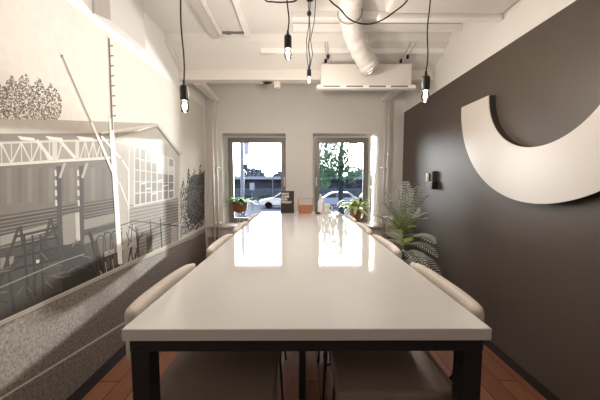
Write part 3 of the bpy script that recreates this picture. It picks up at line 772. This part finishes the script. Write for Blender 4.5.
# gravelly road: its own strip of the print
q = [wallpt(x, y) for x, y in ROAD]; q = [(min(max(a, -2.55), 4.075), max(z, MB_)) for a, z in q]
vs = [mesh_road.verts.new((xr, a, z)) for a, z in q] + [mesh_road.verts.new((xr, 4.075, MB_)), mesh_road.verts.new((xr, -2.55, MB_))]
mesh_road.faces.new(vs)
NL[0] += 4
ml((-600, 572), (0, 321.5), 1.6, (188, 178, 164)); mpl([(0, 321.5), (74, 288), (130, 262), (190, 236), (205, 228.5)], 1.4, (188, 178, 164))
mpl([(0, 326), (74, 292), (130, 266), (190, 240)], .7, (92, 83, 73))
ml((-600, 765), (0, 398.5), 2.8, (196, 188, 176)); mpl([(0, 398.5), (121, 324.5), (186, 285)], 1.8, (196, 188, 176))

def col_mat():
    m = bpy.data.materials.new('mural_print'); m.use_nodes = True; nt = m.node_tree; b = nt.nodes['Principled BSDF']
    a = nt.nodes.new('ShaderNodeVertexColor'); a.layer_name = 'Col'
    tc = nt.nodes.new('ShaderNodeTexCoord'); n = nt.nodes.new('ShaderNodeTexNoise'); n.inputs['Scale'].default_value = 22; n.inputs['Detail'].default_value = 6
    nt.links.new(tc.outputs['Object'], n.inputs['Vector'])
    r = nt.nodes.new('ShaderNodeValToRGB'); nt.links.new(n.outputs['Fac'], r.inputs['Fac'])
    r.color_ramp.elements[0].color = (.94, .94, .94, 1); r.color_ramp.elements[0].position = .35; r.color_ramp.elements[1].position = .65
    mx = nt.nodes.new('ShaderNodeMix'); mx.data_type = 'RGBA'; mx.blend_type = 'MULTIPLY'; mx.inputs['Factor'].default_value = 1
    nt.links.new(a.outputs['Color'], mx.inputs['A']); nt.links.new(r.outputs['Color'], mx.inputs['B'])
    nt.links.new(mx.outputs['Result'], b.inputs['Base Color']); b.inputs['Roughness'].default_value = .7; b.inputs['Specular IOR Level'].default_value = .12
    return m
M['mural'] = col_mat()
M['gravel'] = mat('printed_gravel', srgb(136, 124, 111), .75, col2=srgb(84, 75, 66), scale=70)
mo = thing('wall_mural', 'sepia photo mural of an old timber hall and mast covering the left wall', 'mural', (0,0,0))
me = bpy.data.meshes.new('print'); mural.to_mesh(me); mural.free(); me.materials.append(M['mural'])
po = bpy.data.objects.new('print', me); C.objects.link(po); po.parent = mo
ro = obj('printed_road', mesh_road, M['gravel'], mo)
b = bm_new(); box(b, XL+.0002, XL+.001, -2.55, 4.075, MB_, MT); obj('backing_paper', b, M['white_wall'], mo)

# ------------------------------------------------------------------ the street outside
GZ = -1.1
b = bm_new(); box(b, -60, 60, 5.2, 26.9, GZ-.2, GZ); o = struct('street_ground', b, M['asphalt'])
b = bm_new(); box(b, -60, 60, 26.9, 90, GZ-.2, GZ+.1); o = struct('street_pavement', b, M['pavement'])
b = bm_new(); box(b, -60, 60, 4.56, 5.2, GZ-.2, GZ+.1); o = struct('street_kerb', b, M['kerb'])

def wheel(bm, c, r, w):
    prof = [(r*.62, -w/2), (r*.92, -w/2), (r, -w/3), (r, w/3), (r*.92, w/2), (r*.62, w/2)]
    rings = [[bm.verts.new((c[0]+rr*math.cos(2*PI*k/20), c[1]+y, c[2]+rr*math.sin(2*PI*k/20))) for k in range(20)] for rr, y in prof]
    for i in range(5):
        for k in range(20): bm.faces.new((rings[i][k], rings[i][(k+1)%20], rings[i+1][(k+1)%20], rings[i+1][k]))
def car(loc, m, label, s=1.0, van=False, rz=0):
    t = thing('parked_car', label, 'car', loc, rz)
    if van: body = [(-2.3,.35),(-2.35,.9),(-2.2,1.15),(-1.5,1.95),(2.2,2.0),(2.35,1.8),(2.35,.35)]
    else: body = [(-2.15,.30),(-2.2,.62),(-2.05,.80),(-1.05,.98),(-.35,1.42),(.25,1.52),(1.25,1.46),(1.85,1.02),(2.15,.96),(2.2,.5),(2.15,.30)]
    b = bm_new(); prism(b, body, -.85, .85, 'y'); obj('body', b, m, t, bevel=.08)
    if van: gl = [[(-1.9,1.2),(-1.42,1.85),(-.4,1.88),(-.4,1.2)], [(-.3,1.2),(-.3,1.88),(2.0,1.88),(2.0,1.2)]]
    else: gl = [[(-.92,1.0),(-.32,1.36),(.10,1.43),(.10,1.0)], [(.18,1.0),(.18,1.44),(1.15,1.38),(1.55,1.02)]]
    for g in gl:
        b = bm_new(); prism(b, g, -.858, .858, 'y'); obj('side_window', b, M['car_glass'], t)
    for x in (-1.38, 1.35):
        b = bm_new()
        for y in (-.80, .80): wheel(b, (x, y, .33), .33, .2)
        w = obj('tyre', b, M['tyre'], t, smooth=True)
        b = bm_new()
        for y in (-.86, .86):
            vs = [b.verts.new((x+.21*math.cos(2*PI*k/16), y, .33+.21*math.sin(2*PI*k/16))) for k in range(16)]; b.faces.new(vs)
        bmesh.ops.solidify(b, geom=b.faces[:], thickness=.02); obj('rim', b, M['rim'], w)
    for y in (-.62, .62):
        b = bm_new(); box(b, -2.2, -2.1, y-.18, y+.18, .62, .76, .02); obj('headlamp', b, M['unit_white'], t)
    return t
car((-1.35, 25.0, GZ), M['car'], 'white car parked across the street in the left window')
car((3.3, 25.2, GZ), M['car_blue'], 'grey-blue car behind the tree trunk in the right window')
car((8.1, 25.4, GZ), M['car_dark'], 'dark car right of the tree in the right window', van=True)

# long low shed across the street
t = thing('long_shed', 'long low building with a pale flat roof across the street', 'building', (0, 40, GZ))
b = bm_new(); box(b, -26, 26, .6, 8, 0, 2.75); obj('wall', b, M['shed_wall'], t)
b = bm_new(); box(b, -27, 27, -.6, 9, 2.75, 3.15); obj('roof', b, M['shed_roof'], t)
for k in range(13):
    b = bm_new(); box(b, -24+k*4-.9, -24+k*4+.9, .52, .60, .7, 2.1); obj('window', b, M['car_glass'] if k % 3 else M['kerb'], t)
# fence panels before it
for i in range(2):
    t = thing('street_fence', ('dark slatted fence across the street in the left window', 'dark slatted fence across the street in the right window')[i], 'fence', ((-7, 8)[i], 31, GZ))
    b = bm_new()
    for z in (.45, 1.0, 1.5): box(b, -7, 7, -.03, .03, z-.06, z+.06)
    for k in range(70): box(b, -7+k*.2, -7+k*.2+.11, -.05, -.03, .15, 1.65)
    obj('slats', b, M['fence'], t)
    for k in range(5):
        b = bm_new(); box(b, -7+k*3.5-.06, -7+k*3.5+.06, -.06, .06, .0, 1.75); obj('post', b, M['fence'], t)
# shrubs and trees
def shrub(x, y, z, rad, n, size, m, label, name='shrub', cat='shrub', seed=1, grp=None):
    r = random.Random(seed); b = bm_new()
    leaf_cloud(b, (0, 0, rad[2]), rad, n, size, rnd=r, hollow=.0)
    t = thing(name, label, cat, (x, y, z), 0, grp); obj('foliage', b, m, t)
    b = bm_new(); tube(b, [(0,0,0), (.05,0,rad[2]*.8)], [.12, .05], 6); obj('stem', b, M['bark'], t)
    return t
HL = ['low green shrub farthest left before the slatted fence', 'low green shrub behind the lamp post', 'low green shrub above the white car roof', 'low green shrub left of the tree trunk in the right window', 'low green shrub right of the tree trunk in the right window']
for i, (x, w) in enumerate(((-7.6, .95), (-5.6, .95), (-3.3, 1.2), (1.7, 1.0), (5.2, 1.2))):
    shrub(x, 28.4, GZ+.1, (w, .6, .55), 900, .09, M['hedge'], HL[i], seed=i+20, grp='shrubs along the street fence')
BL = ['rounded grey tree crown above the shed roof beside the lamp post', 'low grey tree crown above the shed roof at the left window edge', 'grey tree crown above the shed roof at the right edge of the left window', 'grey tree crown above the shed roof in the right window', 'grey tree crown rightmost above the shed roof in the right window']
for i, (x, h, w) in enumerate(((-9.4, 2.6, 2.9), (-14.8, 2.1, 2.3), (-2.8, 2.3, 3.0), (5.5, 2.6, 3.6), (13, 2.5, 3.4))):
    shrub(x, 56, GZ+.1, (w, 2.0, h), 2600, .34, M['bush'], BL[i], 'distant_tree', 'tree', seed=i+40, grp='trees behind the shed')
# lamp post with banner and signal
t = thing('lamp_post', 'pale grey lamp post with a lilac banner in the left window', 'lamp post', (-3.35, 16, GZ))
b = bm_new(); tube(b, [(0,0,0), (0,0,1.2), (0,0,6.2)], [.14, .12, .09], 12); obj('post', b, M['lamp_grey'], t, smooth=True)
b = bm_new(); tube(b, [(0,0,4.6), (-.06,0,5.3), (-.30,0,6.0), (-.9,0,6.4)], .05, 8); obj('arm', b, M['lamp_grey'], t, smooth=True)
b = bm_new(); box(b, .12, .42, -.01, .01, 4.05, 5.0); obj('banner', b, M['banner'], t)
b = bm_new(); box(b, .12, .34, -.12, .1, 3.15, 3.5, .03); obj('signal_box', b, M['car_glass'], t)
b = bm_new(); box(b, -.2, .2, -.2, .2, 0, .5, .03); obj('base', b, M['lamp_grey'], t)
# tram poles and wires
t = thing('wire_pole', 'thin pole with a crossarm above the shed in the left window', 'pole', (-3.6, 37, GZ))
b = bm_new(); tube(b, [(0,0,0), (0,0,4.3)], .06, 8); obj('post', b, M['lamp_grey'], t); b = bm_new(); tube(b, [(-1.6,0,4.05), (1.2,0,4.25)], .035, 6); obj('crossarm', b, M['lamp_grey'], t)
t = thing('street_sign', 'small pale street sign on a post before the shed', 'sign', (-3.9, 22.5, GZ))
b = bm_new(); tube(b, [(0,0,0), (0,0,2.3)], .03, 8); obj('post', b, M['lamp_grey'], t); b = bm_new(); box(b, -.2, .2, -.05, -.032, 1.75, 2.35, .01); obj('plate', b, M['shed_roof'], t)
# street tree
t = thing('street_tree', 'leafy street tree with a dark trunk in the right window', 'tree', (1.40, 9.0, GZ))
TS = .58
def tz(z): return 2.5 + (z-2.5)*TS
b = bm_new(); tube(b, [(0,0,0), (.02,0,1.3), (-.02,0,tz(3.2)), (.04,.03,tz(5.5))], [.11, .095, .08, .035], 10); tr = obj('trunk', b, M['bark'], t, smooth=True)
b = bm_new(); rt = random.Random(9)
for k in range(9):
    a = rt.uniform(0, 2*PI); z = tz(rt.uniform(2.2, 4.6)); L = rt.uniform(.8, 1.7)*TS
    tube(b, [(0,0,z), (math.cos(a)*L*.5, math.sin(a)*L*.5, z+.2), (math.cos(a)*L, math.sin(a)*L, z+.35)], [.03, .018, .008], 6)
obj('branches', b, M['bark'], t)
b = bm_new()
for c, rad, n in (((-.35,0,4.4), (1.35,1.2,1.5), 3600), ((.75,0,3.7), (.95,.9,1.0), 1000), ((-.8,.2,3.5), (.85,.8,1.0), 1500), ((.3,0,2.9), (.9,.7,.6), 600), ((-1.0,.2,2.6), (.5,.6,.6), 400), ((1.5,.2,4.6), (.9,.9,1.1), 300)):
    leaf_cloud(b, (c[0]*TS, c[1]*TS, tz(c[2])), tuple(q*TS for q in rad), n, .045, rnd=rt, hollow=0)
obj('foliage', b, M['tree_leaf'], t)

# ------------------------------------------------------------------ light
W = bpy.data.worlds.new('World'); S.world = W; W.use_nodes = True
nt = W.node_tree; bg = nt.nodes['Background']
tc = nt.nodes.new('ShaderNodeTexCoord')
az, el = math.radians(12.0), math.radians(6.6)
sd = (math.sin(az)*math.cos(el), math.cos(az)*math.cos(el), math.sin(el))
dot = nt.nodes.new('ShaderNodeVectorMath'); dot.operation = 'DOT_PRODUCT'; dot.inputs[1].default_value = sd
nt.links.new(tc.outputs['Generated'], dot.inputs[0])
def powr(e):
    mx = nt.nodes.new('ShaderNodeMath'); mx.operation = 'MAXIMUM'; mx.inputs[1].default_value = 0; nt.links.new(dot.outputs['Value'], mx.inputs[0])
    p = nt.nodes.new('ShaderNodeMath'); p.operation = 'POWER'; p.inputs[1].default_value = e; nt.links.new(mx.outputs[0], p.inputs[0]); return p
SKYK, H1, H2 = 7.5, 60.0, 6.0
p1 = powr(1400); p2 = powr(40)
m1 = nt.nodes.new('ShaderNodeMath'); m1.operation = 'MULTIPLY'; m1.inputs[1].default_value = H1; nt.links.new(p1.outputs[0], m1.inputs[0])
m2 = nt.nodes.new('ShaderNodeMath'); m2.operation = 'MULTIPLY_ADD'; m2.inputs[1].default_value = H2; nt.links.new(p2.outputs[0], m2.inputs[0]); nt.links.new(m1.outputs[0], m2.inputs[2])
m3 = nt.nodes.new('ShaderNodeMath'); m3.operation = 'ADD'; m3.inputs[1].default_value = SKYK; nt.links.new(m2.outputs[0], m3.inputs[0])
nt.links.new(m3.outputs[0], bg.inputs['Strength'])
cm = nt.nodes.new('ShaderNodeMix'); cm.data_type = 'RGBA'; cm.inputs['A'].default_value = (1.0, .965, .925, 1); cm.inputs['B'].default_value = (1, .90, .80, 1)
nt.links.new(p2.outputs[0], cm.inputs['Factor']); nt.links.new(cm.outputs['Result'], bg.inputs['Color'])

def area(name, loc, rot, sx, sy, e, col):
    L = bpy.data.lights.new(name, 'AREA'); L.shape = 'RECTANGLE'; L.size = sx; L.size_y = sy; L.energy = e; L.color = col
    o = bpy.data.objects.new(name, L); C.objects.link(o); o.location = loc; o.rotation_euler = rot; return o
L = bpy.data.lights.new('low_sun', 'SUN'); L.energy = 5.8; L.angle = math.radians(.9); L.color = (1, .95, .88)
so = bpy.data.objects.new('low_sun', L); C.objects.link(so); so.location = (3, 20, 6)
so.rotation_euler = Vector(sd).to_track_quat('Z', 'Y').to_euler()
# added unseen spot, standing in for sun thrown back up by the street
L = bpy.data.lights.new('glint_stand_in', 'SPOT'); L.energy = 5200; L.color = (1, .96, .90); L.shadow_soft_size = .25; L.spot_size = math.radians(17); L.spot_blend = .85
go = bpy.data.objects.new('glint_stand_in', L); C.objects.link(go); go.location = (.95, 12, GZ+.28)
go.rotation_euler = (Vector((-1.08, 4.45, 1.95)) - go.location).to_track_quat('-Z', 'Y').to_euler()
# unseen fill light added behind the photographer to lift the interior
area('room_fill', (.1, -1.3, 2.9), (0, 0, 0), 1.6, 1.2, 4.5, (1.0, .92, .84))
# ------------------------------------------------------------------ camera
cam = bpy.data.cameras.new('camera'); co = bpy.data.objects.new('camera', cam); C.objects.link(co)
cam.sensor_width = 36; cam.lens = 270/600*36; cam.sensor_fit = 'HORIZONTAL'; cam.clip_start = .02; cam.clip_end = 300
co.location = (0, 0, FZ); co.rotation_euler = (PI/2 - math.atan(19/270), 0, -math.atan(1/270))
S.camera = co
vs_ = S.view_settings; vs_.view_transform = 'Standard'; vs_.look = 'None'; vs_.gamma = 1; vs_.exposure = 1.24; vs_.use_curve_mapping = False
S.cycles.max_bounces = 10; S.cycles.diffuse_bounces = 6; S.cycles.use_denoising = True
S.cycles.sample_clamp_indirect = 6; S.cycles.caustics_reflective = False; S.cycles.caustics_refractive = False
